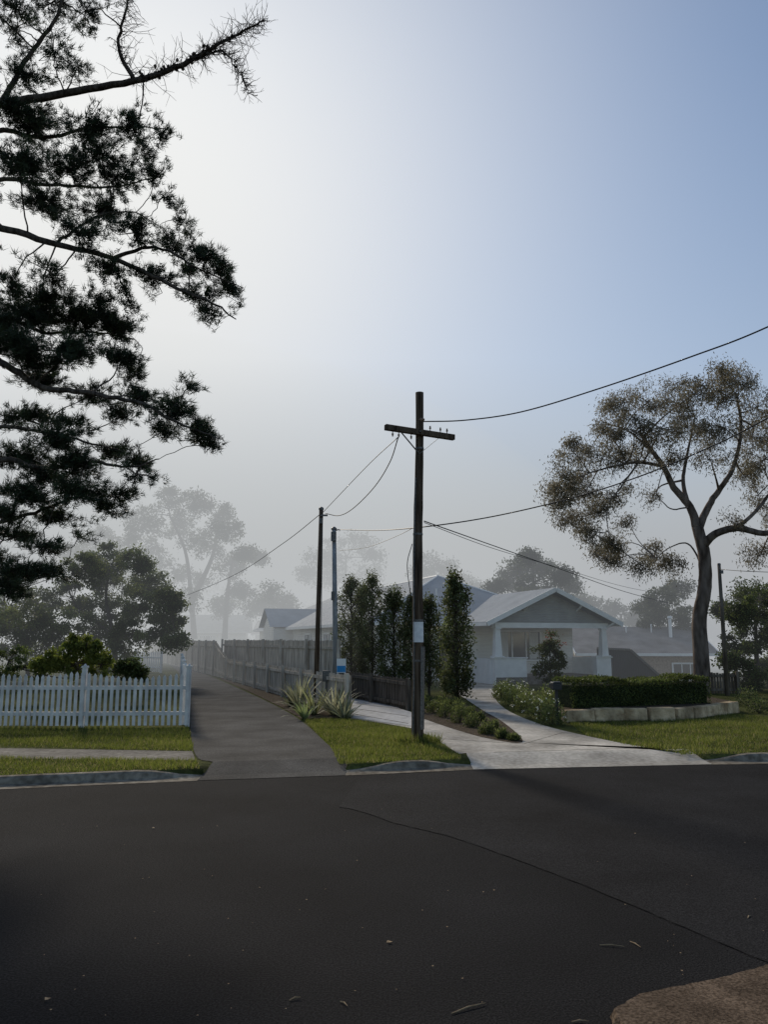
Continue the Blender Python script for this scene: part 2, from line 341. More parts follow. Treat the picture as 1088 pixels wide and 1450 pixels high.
th=np.linspace(0,2*np.pi,14)[:-1]; grass('grass',[(pb[0]+0.45*math.cos(t),pb[1]+0.35*math.sin(t)) for t in th],2500,h=0.16)
# ---------------------------------------------------------------- picket fence
def picket(mb,p,yaw,h,w=0.075,t=0.02):
    ca,sa=math.cos(yaw),math.sin(yaw); pr=[(-w/2,0.05),(w/2,0.05),(w/2,h-0.05),(0,h),(-w/2,h-0.05)]; P=[]
    for y in (-t/2,t/2):
        for x,z in pr: P.append((p[0]+x*ca-y*sa,p[1]+x*sa+y*ca,p[2]+z))
    mb.add(P,[(0,1,2,3,4),(9,8,7,6,5)]+[(i,5+i,5+(i+1)%5,(i+1)%5) for i in range(5)])
def pfence(name,a,b,h=1.15,posts=2,scal=0.08,pitch=0.125):
    mb=MB(); a=np.array(a);b=np.array(b); Ln=np.linalg.norm(b-a); yaw=math.atan2(b[1]-a[1],b[0]-a[0]); d=(b-a)/Ln; nn=np.array([-d[1],d[0],0])
    k=int(Ln/pitch); seg=Ln/posts
    for i in range(k+1):
        s=i*pitch; q=(s%seg)/seg; hh=h-scal*math.sin(math.pi*q)+rng.normal(0,0.010)
        picket(mb,a+d*s-nn*0.035,yaw+rng.normal(0,0.03),hh,w=0.066)
    for z in (0.3,0.85): mb.beam(a+np.array([0,0,z]),b+np.array([0,0,z]),0.04,0.08)
    for i in range(posts+1):
        p=a+d*seg*i+nn*0.04; mb.box((p[0],p[1],p[2]+0.64),(0.09,0.09,1.28),yaw); mb.box((p[0],p[1],p[2]+1.30),(0.12,0.12,0.04),yaw); mb.box((p[0],p[1],p[2]+1.34),(0.07,0.07,0.05),yaw,tx=(0.2,0.2))
    return mb.obj(name,[M['white']])
fa=G(-330,1030);fb=G(114,1031);fc=G(264,1030)
pfence('picket_fence',fa,fb,1.2,3); pfence('picket_fence',fb,fc,1.2,1,0.12)
pfence('picket_fence',G(262,1026),G(257,975),1.1,3); pfence('picket_fence',G(228,953),G(120,951),1.25,3)
# ---------------------------------------------------------------- paling fences
def paling(name,line,m,pw=0.10,face=-1):
    mb=MB()
    for (a,ha),(b,hb) in zip(line[:-1],line[1:]):
        a=np.array(a);b=np.array(b); Ln=np.linalg.norm(b-a); d=(b-a)/Ln; yaw=math.atan2(d[1],d[0]); nn=np.array([-d[1],d[0],0]); k=int(Ln/pw)
        for i in range(k):
            s=(i+0.5)*Ln/k; h=ha+(hb-ha)*(s/Ln)+rng.normal(0,0.012); p=a+d*s+nn*(0.004*(i%2))
            mb.box((p[0],p[1],p[2]+h/2),(pw*rng.uniform(.82,.95),0.016,h),yaw+rng.normal(0,0.02))
        for f in (0.18,0.86):
            mb.beam(a+np.array([0,0,ha*f])+nn*face*0.04,b+np.array([0,0,hb*f])+nn*face*0.04,0.045,0.09)
        q=max(1,int(Ln/2.4))
        for i in range(q+1):
            p=a+d*(Ln*i/q)+nn*face*0.11; h=ha+(hb-ha)*i/q; mb.box((p[0],p[1],p[2]+(h+0.05)/2),(0.11,0.09,h+0.05),yaw)
    return mb.obj(name,[m])
paling('timber_fence',[(G(497,1015),1.0),(G(430,995),0.98),(G(322,962),0.95),(G(304,957),1.8),(G(205,932),1.8)],M['timber'],face=1)
paling('timber_fence',[(G(583,1006),0.8),(G(530,995),0.82),(G(482,986),0.85)],M['timber_dk'],face=1)
paling('timber_fence',[(G(482,986),1.85),(G(400,971),1.85),(G(316,956),1.85)],M['timber'],face=1)
paling('timber_fence',[(G(1000,982),0.7),(G(1045,982),0.72)],M['timber_dk'])
# ---------------------------------------------------------------- power pole
P0=G(591,1052); P1=W(594,556,P0[1]); up=empty('power_pole',tuple(P0)); 
Lc=lambda p: np.asarray(p)-P0
mb=MB(); hp=P1[2]-0.1; pts=[];rad=[]
def px_(z): 
    t=z/hp; return (P1[0]-P0[0])*t+0.012*math.sin(t*9), 0.01*math.sin(t*7)
for i in range(25):
    t=i/24; z=-0.2+t*(hp+0.2); x,y=px_(z); pts.append((x,y,z)); rad.append(0.118-0.042*t+0.003*rng.normal())
mb.tube(pts,rad,14); mb.obj('shaft',[M['pole']],up,smooth=True)
a=Lc(W(542,608,P0[1]-0.33));b=Lc(W(639,621,P0[1]+0.30)); zm=(a[2]+b[2])/2; a[2]=zm+0.02; b[2]=zm-0.02
off=np.array([0.05,-0.12,0]); a=a+off;b=b+off
mb=MB(); mb.beam(a,b,0.10,0.11); mb.obj('crossarm',[M['pole']],up,bevel=0.008)
mb=MB(); ac=(a+b)/2; dr=(b-a)/np.linalg.norm(b-a)
for s in (-0.42,0.42):
    mb.beam(ac+dr*s+np.array([0,0,-0.05]),ac+np.array([-0.02,0.05,-0.42]),0.035,0.008)
mb.tube([ac+np.array([0,-0.1,0]),ac+np.array([0,0.25,0])],0.015,6)
for z in (1.5,2.25,hp-0.06,3.9,hp-1.15):
    t=z/hp; r=0.122-0.042*t; x,y=px_(z); mb.tube([(x,y,z-0.018),(x,y,z+0.018)],r,14)
mb.tube([(px_(z)[0]-0.085+0.02*z/hp,px_(z)[1]-0.075,z) for z in (0,1.0,1.8,2.6,3.4,4.2,5.0)],0.016,6)
mb.obj('steel_fittings',[M['steel']],up)
mb=MB()
for s in (-0.6,-0.47,-0.2,0.22,0.45,0.6):
    p=ac+dr*s; sg=-1 if s<0 else 1
    mb.tube([p+np.array([0,0,0.05*sg]),p+np.array([0,0,0.10*sg]),p+np.array([0,0,0.105*sg]),p+np.array([0,0,0.13*sg]),p+np.array([0,0,0.135*sg]),p+np.array([0,0,0.16*sg])],[0.009,0.009,0.022,0.02,0.013,0.016],8)
p=np.array([0.10,-0.05,hp-0.57]); mb.tube([p-np.array([0.05,0,0]),p,p+np.array([0.03,0,0]),p+np.array([0.09,0,0])],[0.012,0.04,0.04,0.02],8)
mb.obj('insulators',[M['porcelain']],up)
mb=MB(); zp=W(591,895,P0[1])[2]-0.1
vs=[];
for z in (zp-0.19,zp+0.19):
    for an in np.linspace(-2.6,-0.55,9): vs.append((px_(z)[0]+0.116*math.cos(an),0.116*math.sin(an),z))
mb.add(vs,[(i,i+1,10+i,9+i) for i in range(8)]); o=mb.obj('notice_plate',[M['plate']],up,smooth=True)
mb=MB(); vs=[]
for z in (0.25,zp-0.27):
    for an in np.linspace(-1.2,-0.1,6): vs.append((px_(z)[0]+0.126*math.cos(an),0.126*math.sin(an),z))
mb.add(vs,[(i,i+1,7+i,6+i) for i in range(5)]); mb.obj('cable_guard',[M['steel']],up)
Q0=G(447,1000); Q1=W(455,722,Q0[1])
e=empty('utility_pole',tuple(Q0)); mb=MB(); mb.tube([(0,0,-.2),((Q1[0]-Q0[0])/2,0,(Q1[2])/2),(Q1[0]-Q0[0],0,Q1[2]-0.1)],[0.075,0.07,0.062],12); mb.obj('shaft',[M['pole']],e,smooth=True)
mb=MB(); x=Q1[0]-Q0[0]; z=Q1[2]-0.1
mb.tube([(x,0,z),(x,0,z+0.06),(x,0,z+0.09)],[0.075,0.075,0.03],12); mb.beam((x-0.02,-0.09,z-0.18),(x+0.20,-0.09,z-0.18),0.05,0.05)
mb.box((x-0.0,-0.1,z-0.35),(0.10,0.08,0.16)); mb.tube([(x+0.05,-0.07,0),(x+0.05,-0.07,z-0.4)],0.012,5); mb.obj('fittings',[M['steel']],e)
R0=G(476,986); R1=W(473,750,R0[1])
e=empty('utility_pole',tuple(R0)); mb=MB(); zz=R1[2]-0.1; x=R1[0]-R0[0]; mb.tube([(0,0,-.2),(x/2,0,zz/2),(x,0,zz)],[0.095,0.085,0.075],12); mb.obj('shaft',[M['polegrey']],e,smooth=True)
mb=MB(); mb.tube([(x,0,zz),(x,0,zz+0.05),(x,0,zz+0.1)],[0.1,0.1,0.04],12,0); mb.tube([(x,0,zz-0.05),(x+0.16,-.02,zz+0.0),(x+0.22,-.02,zz-0.02)],0.02,6); mb.box((x,-0.1,zz-0.25),(0.18,0.1,0.32)); mb.box((x,-0.1,zz-2.3),(0.12,0.08,0.3))
mb.obj('fittings',[M['steel']],e)
S0=G(1031,985); S1=W(1019,800,S0[1]); e=empty('utility_pole',tuple(S0)); mb=MB(); mb.tube([(0,0,-.2),(S1[0]-S0[0],0,S1[2]-.1)],[0.08,0.055],10); mb.obj('shaft',[M['timber_dk']],e,smooth=True)
mb=MB(); mb.tube([(S1[0]-S0[0],0,S1[2]-.1),(S1[0]-S0[0],0,S1[2]-.04)],[0.065,0.05],10); mb.box((S1[0]-S0[0]+.04,-.07,S1[2]-.35),(0.1,0.08,0.12)); mb.obj('fittings',[M['steel']],e)
# ---------------------------------------------------------------- wires
def wire(P,r=0.012):
    mb=MB(); mb.tube(catmull([W(*p) for p in P],10),r,5); return mb.obj('overhead_wire',[M['wire']],None,smooth=True)
d0=P0[1]; dq=Q0[1]; dr0=R0[1]
wire([(600,597,d0),(660,595,14.2),(740,583,13.5),(850,550,12.6),(980,505,11.5),(1088,463,10.7),(1300,360,9.4),(1700,150,7.6)],0.013)
wire([(482,750,dr0),(530,751,22),(592,747,d0+0.35),(690,733,14.6),(800,708,13.4),(900,677,12.4),(1000,636,11.6),(1088,592,10.9),(1300,470,9.5),(1700,230,7.8)],0.012)
wire([(564,619,d0-.2),(520,660,18),(457,726,dq)],0.009)
wire([(564,620,d0-.2),(552,655,16.5),(530,690,18),(500,720,20.5),(480,730,22),(461,727,dq)],0.012)
wire([(455,727,dq),(400,770,28),(330,815,36),(240,853,45)],0.012)
wire([(601,738,d0),(700,773,20),(800,808,26),(900,842,33),(1012,869,42)],0.012)
wire([(601,740,d0),(700,777,19),(800,806,25),(900,834,32),(1012,852,42)],0.007)
wire([(480,780,dr0),(520,775,24),(560,760,20),(590,745,d0+.3)],0.007)
wire([(584,770,d0+0.02),(577,800,d0+0.05),(582,845,d0)],0.008)
wire([(1019,806,S0[1]),(1060,809,25),(1150,812,24)],0.010)
# ---------------------------------------------------------------- main house
a18=math.radians(18); hx=(778-544)/F*34
hs=empty('cottage_house',(hx,34,0.1),a18)
mb=MB(); mb.box((-2.05,19.5,1.3),(9.9,33,2.6)); mb.obj('walls',[M['board']],hs)
def slab(mb,quad,t=0.08,mi=0):
    q=[np.array(p,float) for p in quad]; k=len(q); lo=[p-np.array([0,0,t]) for p in q]
    mb.add(q+lo,[tuple(range(k)),tuple(range(2*k-1,k-1,-1))]+[(i,k+i,k+(i+1)%k,(i+1)%k) for i in range(k)],mi)
A,Bc,C,D=(-7.5,2.5,2.66),(3.4,2.5,2.66),(3.4,36.5,2.66),(-7.5,36.5,2.66); R1_,R2_=(-2.05,8,5.2),(-2.05,31,5.2)
mb=MB(); mb.add([A,Bc,C,D,R1_,R2_],[(0,4,5,3),(1,2,5,4)],0); mb.add([A,Bc,C,D,R1_,R2_],[(0,1,4),(2,3,5)],1)
mb.obj('main_roof',[M['roof'],M['roofx']],hs)
mb=MB()
for p,q in ((A,Bc),(Bc,C),(C,D),(D,A)):
    mb.beam((p[0],p[1],2.58),(q[0],q[1],2.58),0.05,0.16)
mb.poly([(-7.45,2.55,2.53),(3.35,2.55,2.53),(3.35,36.4,2.53),(-7.45,36.4,2.53)])
mb.tube([R1_,R2_],0.07,6); mb.tube([A,R1_],0.05,6); mb.tube([Bc,R1_],0.05,6); mb.obj('fascia_and_ridge',[M['trim']],hs)
mb=MB(); Y=24
mb.add([(-8.6,Y-2.4,2.7),(-8.6,Y+2.4,2.7),(-8.6,Y,4.0),(-4.3,Y,4.0),(-7,Y-2.4,2.7),(-7,Y+2.4,2.7)],[(0,4,3,2),(1,2,3,5)],0); mb.obj('side_gable_roof',[M['roofx']],hs)
mb=MB(); mb.box((-7.6,Y,1.3),(1.4,4.2,2.6)); mb.add([(-8.3,Y-2.1,2.6),(-8.3,Y+2.1,2.6),(-8.3,Y,3.7)],[(0,1,2)]); mb.obj('side_gable_wall',[M['board']],hs)
mb=MB(); Lz,Rz=2.62,4.1
slab(mb,[(-3.25,-0.5,Lz),(0,-0.5,Rz),(0,5.6,Rz),(-3.25,3.0,Lz)],0.07); slab(mb,[(0,-0.5,Rz),(3.25,-0.5,Lz),(3.25,3.0,Lz),(0,5.6,Rz)],0.07)
mb.obj('porch_roof',[M['roof']],hs)
mb=MB()
mb.beam((-3.3,-0.54,Lz-0.10),(0,-0.54,Rz-0.08),0.05,0.20); mb.beam((0,-0.54,Rz-0.08),(3.3,-0.54,Lz-0.10),0.05,0.20)
mb.box((0,0,2.48),(5.7,0.18,0.22)); mb.beam((-3.28,-0.5,Lz-0.1),(-3.28,3,Lz-0.1),0.06,0.14); mb.beam((3.28,-0.5,Lz-0.1),(3.28,3,Lz-0.1),0.06,0.14)
for s in (-1,1):
    mb.beam((s*2.7,-0.05,2.35),(s*2.95,-0.45,2.62),0.07,0.07); mb.beam((s*1.3,0.0,3.1),(s*1.3,-0.5,3.35),0.06,0.06)
mb.obj('porch_trim',[M['trim']],hs)
mb=MB(); mb.add([(-2.8,-0.02,2.6),(2.8,-0.02,2.6),(0,-0.02,3.92)],[(0,1,2)]); mb.obj('porch_gable',[M['gable']],hs)
mb=MB()
for s in (-2.6,2.6): mb.box((s,0,1.75),(0.34,0.34,1.3),tx=(0.62,0.62)); mb.box((s,0,2.34),(0.3,0.3,0.06)); mb.box((s,0,1.16),(0.46,0.46,0.06))
mb.box((-2.05,0,0.55),(1.5,0.3,1.08)); mb.box((2.5,0,0.55),(0.75,0.3,1.08)); mb.box((-2.8,1.5,0.55),(0.14,2.7,1.06)); mb.box((2.8,1.5,0.55),(0.14,2.7,1.06))
mb.box((-2.05,-.01,1.11),(1.6,0.38,0.05)); mb.box((2.5,-.01,1.111),(0.85,0.38,0.05))
mb.obj('porch_columns_and_balustrade',[M['trim']],hs,bevel=0.01)
mb=MB(); mb.box((0,1.4,0.16),(5.5,3.1,0.3)); mb.box((0.3,-0.35,0.08),(2.0,0.4,0.15)); mb.obj('porch_floor',[M['path']],hs)
def window(par,c,w,h,axis='front',cur=True):
    root=par; x,y,z=c
    mb=MB(); g2=MB(); cu=MB()
    def bx(m,dx,dy,dz,sx,sy,sz):
        if axis=='front': m.box((x+dx,y+dy,z+dz),(sx,sy,sz))
        else: m.box((x+dy,y+dx,z+dz),(sy,sx,sz))
    t=0.09
    bx(mb,0,-0.03,h/2,w+2*t,0.08,t); bx(mb,0,-0.035,-h/2-0.01,w+2*t+0.1,0.13,t*0.8)
    for s in (-1,1): bx(mb,s*(w/2+t/2),-0.031,0,t,0.08,h-t)
    bx(mb,-w/6,-0.028,0,0.05,0.05,h-t); bx(mb,w/6,-0.0281,0,0.05,0.05,h-t)
    bx(g2,0,-0.008,0,w,0.012,h-0.05)
    if cur:
        bx(cu,-w*0.36,-0.016,0,w*0.22,0.004,h-0.12); bx(cu,w*0.36,-0.016,0,w*0.22,0.004,h-0.12)
        cu.obj('curtains',[M['curtain']],root)
    mb.obj('window_frame',[M['trim']],root); g2.obj('window_glass',[M['glass']],root)
window(hs,(0,3.0,1.6),2.2,1.35)
window(hs,(-5.6,3.0,1.6),1.4,1.2)
for yy in (7,12,17,30): window(hs,(-7.0,yy,1.65),1.5,1.1,'side')
mb=MB(); mb.box((-3.6,2.97,1.15),(0.95,0.06,2.2)); mb.obj('front_door',[M['door']],hs)
mb=MB(); mb.box((-4.13,2.95,1.2),(0.1,0.1,2.3)); mb.box((-3.07,2.95,1.2),(0.1,0.1,2.3)); mb.box((-3.6,2.95,2.32),(0.94,0.09,0.1)); mb.obj('door_frame',[M['trim']],hs)
mb=MB(); mb.tube([(-3.5,4.6,3.2),(-3.5,4.6,4.3)],0.05,8); mb.obj('vent_pipe',[M['trim']],hs)
# ---------------------------------------------------------------- other houses
def gable_house(name,x0,x1,y0,y1,zb,ze,zr,wall,roof,yaw=0):
    cx,cy=(x0+x1)/2,(y0+y1)/2; e=empty(name,(cx,cy,zb),yaw); hw,hd=(x1-x0)/2,(y1-y0)/2; he=ze-zb; hr=zr-zb
    mb=MB(); mb.box((0,0,he/2),(2*hw,2*hd,he)); 
    for s in (-1,1): mb.add([(s*(hw-.01),-hd,he),(s*(hw-.01),hd,he),(s*(hw-.01),0,hr-0.12)],[(0,1,2)])
    mb.obj('walls',[wall],e)
    mb=MB(); o=0.45; k=(hr-he)/hd
    slab(mb,[(-hw-o,-hd-o,he-k*o+.06),(hw+o,-hd-o,he-k*o+.06),(hw+o,0,hr),(-hw-o,0,hr)],0.07); slab(mb,[(-hw-o,0,hr),(hw+o,0,hr),(hw+o,hd+o,he-k*o+.06),(-hw-o,hd+o,he-k*o+.06)],0.07); mb.obj('roof',[roof],e)
    mb=MB(); mb.beam((-hw-o,-hd-o-.03,he-k*o),(hw+o,-hd-o-.03,he-k*o),0.05,0.16)
    for s in (-1,1):
        mb.beam((s*(hw+o+.03),-hd-o,he-k*o),(s*(hw+o+.03),0,hr-.05),0.05,0.18); mb.beam((s*(hw+o+.03),hd+o,he-k*o),(s*(hw+o+.03),0,hr-.05),0.05,0.18)
    mb.obj('fascia',[M['trim']],e)
    return e,hw,hd,he
e,hw,hd,he=gable_house('brick_house',11.6,18.6,44.5,52.5,-1.5,1.3,2.75,M['brick'],M['tile'],math.radians(-4))
window(e,(2.2,-hd,1.7),1.4,0.9,cur=False); window(e,(-1.5,-hd,1.7),1.2,0.9,cur=False)
mb=MB(); mb.tube([(2.1,-1.8,3.4),(2.1,-1.8,4.7)],0.10,8); mb.tube([(2.1,-1.8,4.72),(2.1,-1.8,4.86)],[0.16,0.12],8)
mb.tube([(1.2,-1,3.6),(1.2,-1,4.4)],0.04,6); mb.tube([(-0.3,-1,3.6),(-0.3,-1,4.3)],0.04,6); mb.obj('roof_flue',[M['trim']],e)
e,hw,hd,he=gable_house('weatherboard_house',-23.5,-15.5,84,92,0.1,2.9,4.7,M['board'],M['roof'],math.radians(8))
window(e,(0,-hd,1.7),1.6,1.1)
gable_house('weatherboard_house',-15.8,-8.5,96,104,0.1,2.7,4.3,M['board'],M['tile'],0)
sc=empty('privacy_screen'); pts=[W(846,918,37),W(893,920,37),W(936,958,37)]
mb=MB(); zb=-1.2; P=[(p[0],37,p[2]) for p in pts]+[(pts[2][0],37,zb),(pts[0][0],37,zb)]
mb.add([(p[0],37.0,p[2]) for p in P]+[(p[0],37.06,p[2]) for p in P],[(0,1,2,3,4),(9,8,7,6,5)]+[(i,5+i,5+(i+1)%5,(i+1)%5) for i in range(5)]); mb.obj('panel',[M['colorbond']],sc)
mb=MB(); mb.beam(P[0],P[1],0.12,0.10); mb.beam(P[1],P[2],0.12,0.10); mb.obj('capping',[M['steel']],sc)
# ---------------------------------------------------------------- sandstone wall and hedge
wl=catmull([G(800,1024),G(880,1021),(G(965,1020)),(G(1048,1009))],6)
mb=MB(); tot=[0]
for p,q in zip(wl[:-1],wl[1:]): tot.append(tot[-1]+np.linalg.norm(q-p))
s=0
while s<tot[-1]-0.2:
    L_=rng.uniform(0.45,0.85); c=s+L_/2; p=np.array([np.interp(c,tot,[w[k] for w in wl]) for k in range(3)]); q=np.array([np.interp(min(c+.2,tot[-1]),tot,[w[k] for w in wl]) for k in range(3)]); yaw=math.atan2(q[1]-p[1],q[0]-p[0]) if c+.2<tot[-1] else 0
    mb.box((p[0],p[1]+0.12,0.1+0.14),(L_-0.02,0.26+rng.normal(0,.02),0.30+rng.normal(0,0.015)),yaw+rng.normal(0,0.03),tx=(0.97,0.9)); s+=L_
o=mb.obj('sandstone_retaining_wall',[M['sand']],bevel=0.025)
mb=MB(); top=[(p[0],p[1]+0.2,0.36) for p in wl]; back=[(p[0]+0.1,p[1]+2.2,0.36) for p in wl]
k=len(top); mb.add(top+back,[(i,i+1,k+i+1,k+i) for i in range(k-1)]); bk=[(p[0],p[1],0.05) for p in back]; mb.add(back+bk,[(i,i+1,k+i+1,k+i) for i in range(k-1)]); mb.obj('garden_bed',[M['mulch']])
def hedge(name,a,b,depth,z0,h,n,c1,c2,L=0.05,Wd=0.03,bulge=0.07):
    a=np.array(a);b=np.array(b);Ln=np.linalg.norm(b-a);d=(b-a)/Ln;nn=np.array([-d[1],d[0],0])
    s=rng.uniform(0,Ln,n);u=rng.uniform(0,1,n);w=rng.uniform(0,1,n); f=rng.integers(0,4,n)
    dep=np.abs(rng.normal(0,0.06,n)); u=np.where(f==0,dep,u);u=np.where(f==3,1-dep,u); w=np.where((f==1)|(f==2),1-dep,w)
    bm=1+bulge*np.sin(s*2.1)+bulge*0.7*np.sin(s*5.3+1)+rng.normal(0,0.03,n)
    P=a+d*s[:,None]+nn*((u*depth)[:,None])+np.array([0,0,1.])*((w*h*bm)[:,None])
    P[:,2]=z0+(P[:,2]-a[2]); t=rng.uniform(0,1,n)[:,None]; sh=(0.75+0.35*np.sin(s*3+u*4)*np.sin(w*6+s))[:,None]
    col=(np.array(c1)*(1-t)+np.array(c2)*t)*sh*rng.uniform(.7,1.3,(n,1)); e=empty(name)
    arr_obj('foliage',leafquads(P,L,Wd,(0,-0.3,0.5)),col,M['leaf'],e)
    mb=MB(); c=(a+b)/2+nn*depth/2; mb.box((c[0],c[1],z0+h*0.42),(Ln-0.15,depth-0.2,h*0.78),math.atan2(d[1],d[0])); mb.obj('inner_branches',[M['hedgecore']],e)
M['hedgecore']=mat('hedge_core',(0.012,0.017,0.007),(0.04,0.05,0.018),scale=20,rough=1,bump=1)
ha=W(812,1000,19.0);hb=W(1010,1000,20.6); ha[2]=hb[2]=0
hedge('hedge',ha,hb,0.9,0.34,0.66,18000,(0.055,0.075,0.022),(0.14,0.165,0.055))
# ---------------------------------------------------------------- trees
def pine():
    root=empty('pine_tree'); mb=MB(); S=[]
    tx,ty=-8.6,12.6
    tr,_r=limb(mb,[(tx,ty,0),(tx+0.1,ty,3),(tx-0.05,ty+.1,7),(tx+0.1,ty,11),(tx,ty,15),(tx+.05,ty,18)],0.38,0.08,12)
    T=lambda z: np.array([tx,ty,z])
    Ls=[ ([T(8.6),W(-60,152,12.2),W(0,146,12),W(90,132,11.8),W(190,115,11.5),W(258,92,11.3),W(300,68,11.2),W(338,48,11.1),W(374,30,11)],0.11,0.010),
     ([W(190,115,11.5),W(168,70,11.4),W(176,20,11.3),W(190,-40,11.3)],0.04,0.012),
     ([W(0,146,12),W(40,80,12),W(80,20,11.9),W(100,-40,11.8)],0.05,0.02),
     ([W(275,85,11.3),W(310,72,11.2),W(335,95,11.1),W(352,130,11.1)],0.022,0.006),
     ([T(6.6),W(-40,315,12),W(0,322,11.8),W(80,345,11.5),W(160,366,11.3),W(240,402,11.1),W(300,428,11),W(334,452,10.9)],0.09,0.008),
     ([W(160,366,11.3),W(220,350,11.2),W(280,380,11.1),W(345,408,11)],0.035,0.006),
     ([W(80,345,11.5),W(130,310,11.6),W(185,300,11.7),W(225,320,11.7)],0.03,0.006),
     ([T(5.0),W(-40,500,12),W(0,512,11.6),W(60,548,11.3),W(130,556,11.1),W(200,572,10.9),W(260,602,10.8),W(314,622,10.7)],0.085,0.008),
     ([T(3.9),W(-20,655,12),W(60,662,11.6),W(130,655,11.4),W(190,660,11.3),W(225,650,11.2)],0.06,0.008),
     ([T(3.2),W(-20,745,12.2),W(60,722,12),W(120,700,11.8),W(170,705,11.7)],0.05,0.008),
     ([T(2.6),W(-20,830,12.6),W(40,822,12.5),W(92,812,12.4)],0.03,0.006),
     ([T(8.0),W(-30,200,12.6),W(60,195,12.6),W(140,180,12.4),W(235,182,12.2)],0.07,0.008),
     ([T(7.3),W(-30,270,12.8),W(70,262,12.8),W(150,265,12.7),W(228,250,12.5)],0.06,0.008),
     ([T(5.6),W(-30,455,13),W(60,470,13),W(130,470,13),W(190,480,12.9)],0.06,0.008),
     ([T(4.6),W(-30,610,12),W(60,612,12),W(120,625,11.8),W(175,640,11.7)],0.05,0.008)]
    for P,r0,r1 in Ls:
        p,r=limb(mb,P,r0,r1,8,0.010); S+=list(zip(p,r))
    SP=np.array([s[0] for s in S])
    for P,rr,nn in ((Ls[0][0][4:],1.3,7),(Ls[3][0],1.1,6),(Ls[1][0],1.5,5),(Ls[2][0],1.5,4)):
        cp=catmull(P,9)
        for p in cp[1:]:
            for _ in range(nn):
                d=nrm(rng.normal(0,1,3)+np.array([0.7,0,0.15])); q=p+rng.normal(0,.02,3); l=rng.uniform(0.08,0.5)*rr*rng.uniform(.3,1); ps=[q]
                for k in range(4): d=nrm(d+rng.normal(0,.25,3)); q=q+d*l/4; ps.append(q)
                mb.tube(ps,[0.006,0.005,0.004,0.0035,0.002],4,cap=False)
                for k in (1,2,3):
                    if rng.random()<.7: d2=nrm(d+rng.normal(0,.8,3)); mb.tube([ps[k],ps[k]+d2*l*0.35],[0.003,0.0018],3,cap=False)
    for p in catmull(Ls[0][0][4:7],12):
        for _ in range(2):
            c=p+rng.normal(0,.035,3)+np.array([0,0,.02]); mb.tube([c-np.array([0,0,.035]),c-np.array([0,0,.01]),c+np.array([0,0,.03])],[0.012,0.03,0.010],6)
    bl=[(20,40,45,35,90),(75,70,50,28,70),(40,105,60,22,120),(130,40,40,30,30),(120,15,60,15,60),(70,5,60,18,110),(20,10,40,20,80),(110,95,40,14,40),
     (50,175,60,30,280),(125,185,45,26,190),(190,185,38,20,110),(228,190,22,14,40),(30,235,50,34,290),(100,240,50,28,220),(165,250,40,24,150),(220,250,26,16,60),(20,160,40,18,160),(140,215,50,18,130),(205,218,24,12,50),
     (60,290,60,24,240),(150,300,50,20,150),(190,330,40,18,100),(115,330,50,18,130),(250,352,34,20,95),(295,365,30,22,110),(325,405,22,16,70),(280,420,32,18,95),(220,395,36,18,100),(150,385,50,16,100),(70,385,40,16,75),(15,400,26,16,70),(300,445,30,12,45),(255,315,24,12,40),(230,280,20,12,30),(310,385,24,14,60),(180,420,30,12,50),(265,385,30,14,60),
     (40,445,70,30,460),(110,450,55,28,340),(165,465,40,26,210),(20,490,50,24,270),(90,495,60,20,280),(165,505,40,18,140),(190,530,30,14,60),(60,425,60,16,160),(140,430,40,14,90),(0,460,40,30,220),(60,515,60,14,150),
     (60,535,50,16,150),(130,560,45,16,120),(200,560,36,16,130),(245,580,34,16,130),(285,608,30,16,120),(300,630,20,10,50),(240,612,34,12,70),(265,548,14,10,26),(170,590,40,14,80),
     (30,590,50,20,190),(80,620,50,20,190),(30,650,50,24,250),(100,655,45,20,190),(160,640,34,14,110),(200,655,30,14,95),(195,672,24,10,40),(100,600,40,12,90),(60,675,50,16,150),
     (40,700,50,20,210),(110,695,46,18,170),(165,700,30,12,80),(75,730,46,14,130),(150,722,30,10,55),(20,760,40,16,130),(60,775,36,12,70),(30,810,36,14,150),(75,812,26,10,90),(12,840,30,14,90),(-10,785,30,20,120),(0,730,30,20,110),(0,820,30,20,110),(110,760,24,8,24)]
    tc=[];ax=[];cc=[]
    def tufts(c,r,n,shade,ntw=None):
        hub=c; i=np.argmin(np.linalg.norm(SP-c,axis=1)); a=SP[i]
        L0=np.linalg.norm(hub-a)
        mid=(a+hub)/2+rng.normal(0,0.10,3)*L0; limb(mb,[a,mid,hub],min(S[i][1]*.6,0.015),0.007,5,0.01,0,4)
        k=max(4,n//8)
        for j in range(k):
            q=nrm(rng.normal(0,1,3))*rng.uniform(0.1,1.25)**0.6; p=c+q*r
            m2=(hub+p)/2+rng.normal(0,0.06,3)-np.array([0,0,0.03]); mb.tube([hub,m2,p],[0.008,0.006,0.0035],4,cap=False)
            dirv=nrm(p-hub+np.array([0.2,0,0.10])); nn=max(3,n//k); sh=shade*rng.uniform(.6,1.4)
            for t in range(nn):
                f=rng.uniform(0.3,1.05); base=(hub+(p-hub)*f)+rng.normal(0,0.06,3)*np.array([1,1.5,.7]); tc.append(base); ax.append(dirv*0.8+rng.normal(0,0.35,3)+np.array([0,0,0.3])); cc.append(sh*rng.uniform(.7,1.3))
    for u,v,ru,rv,n in bl:
        dd=rng.uniform(10.8,12.8); 
        c=W(u,v,dd); tufts(c,np.array([ru/F*dd*1.08,0.6,rv/F*dd*1.08]),int(n*1.15),1.0)
    nin=len(tc)
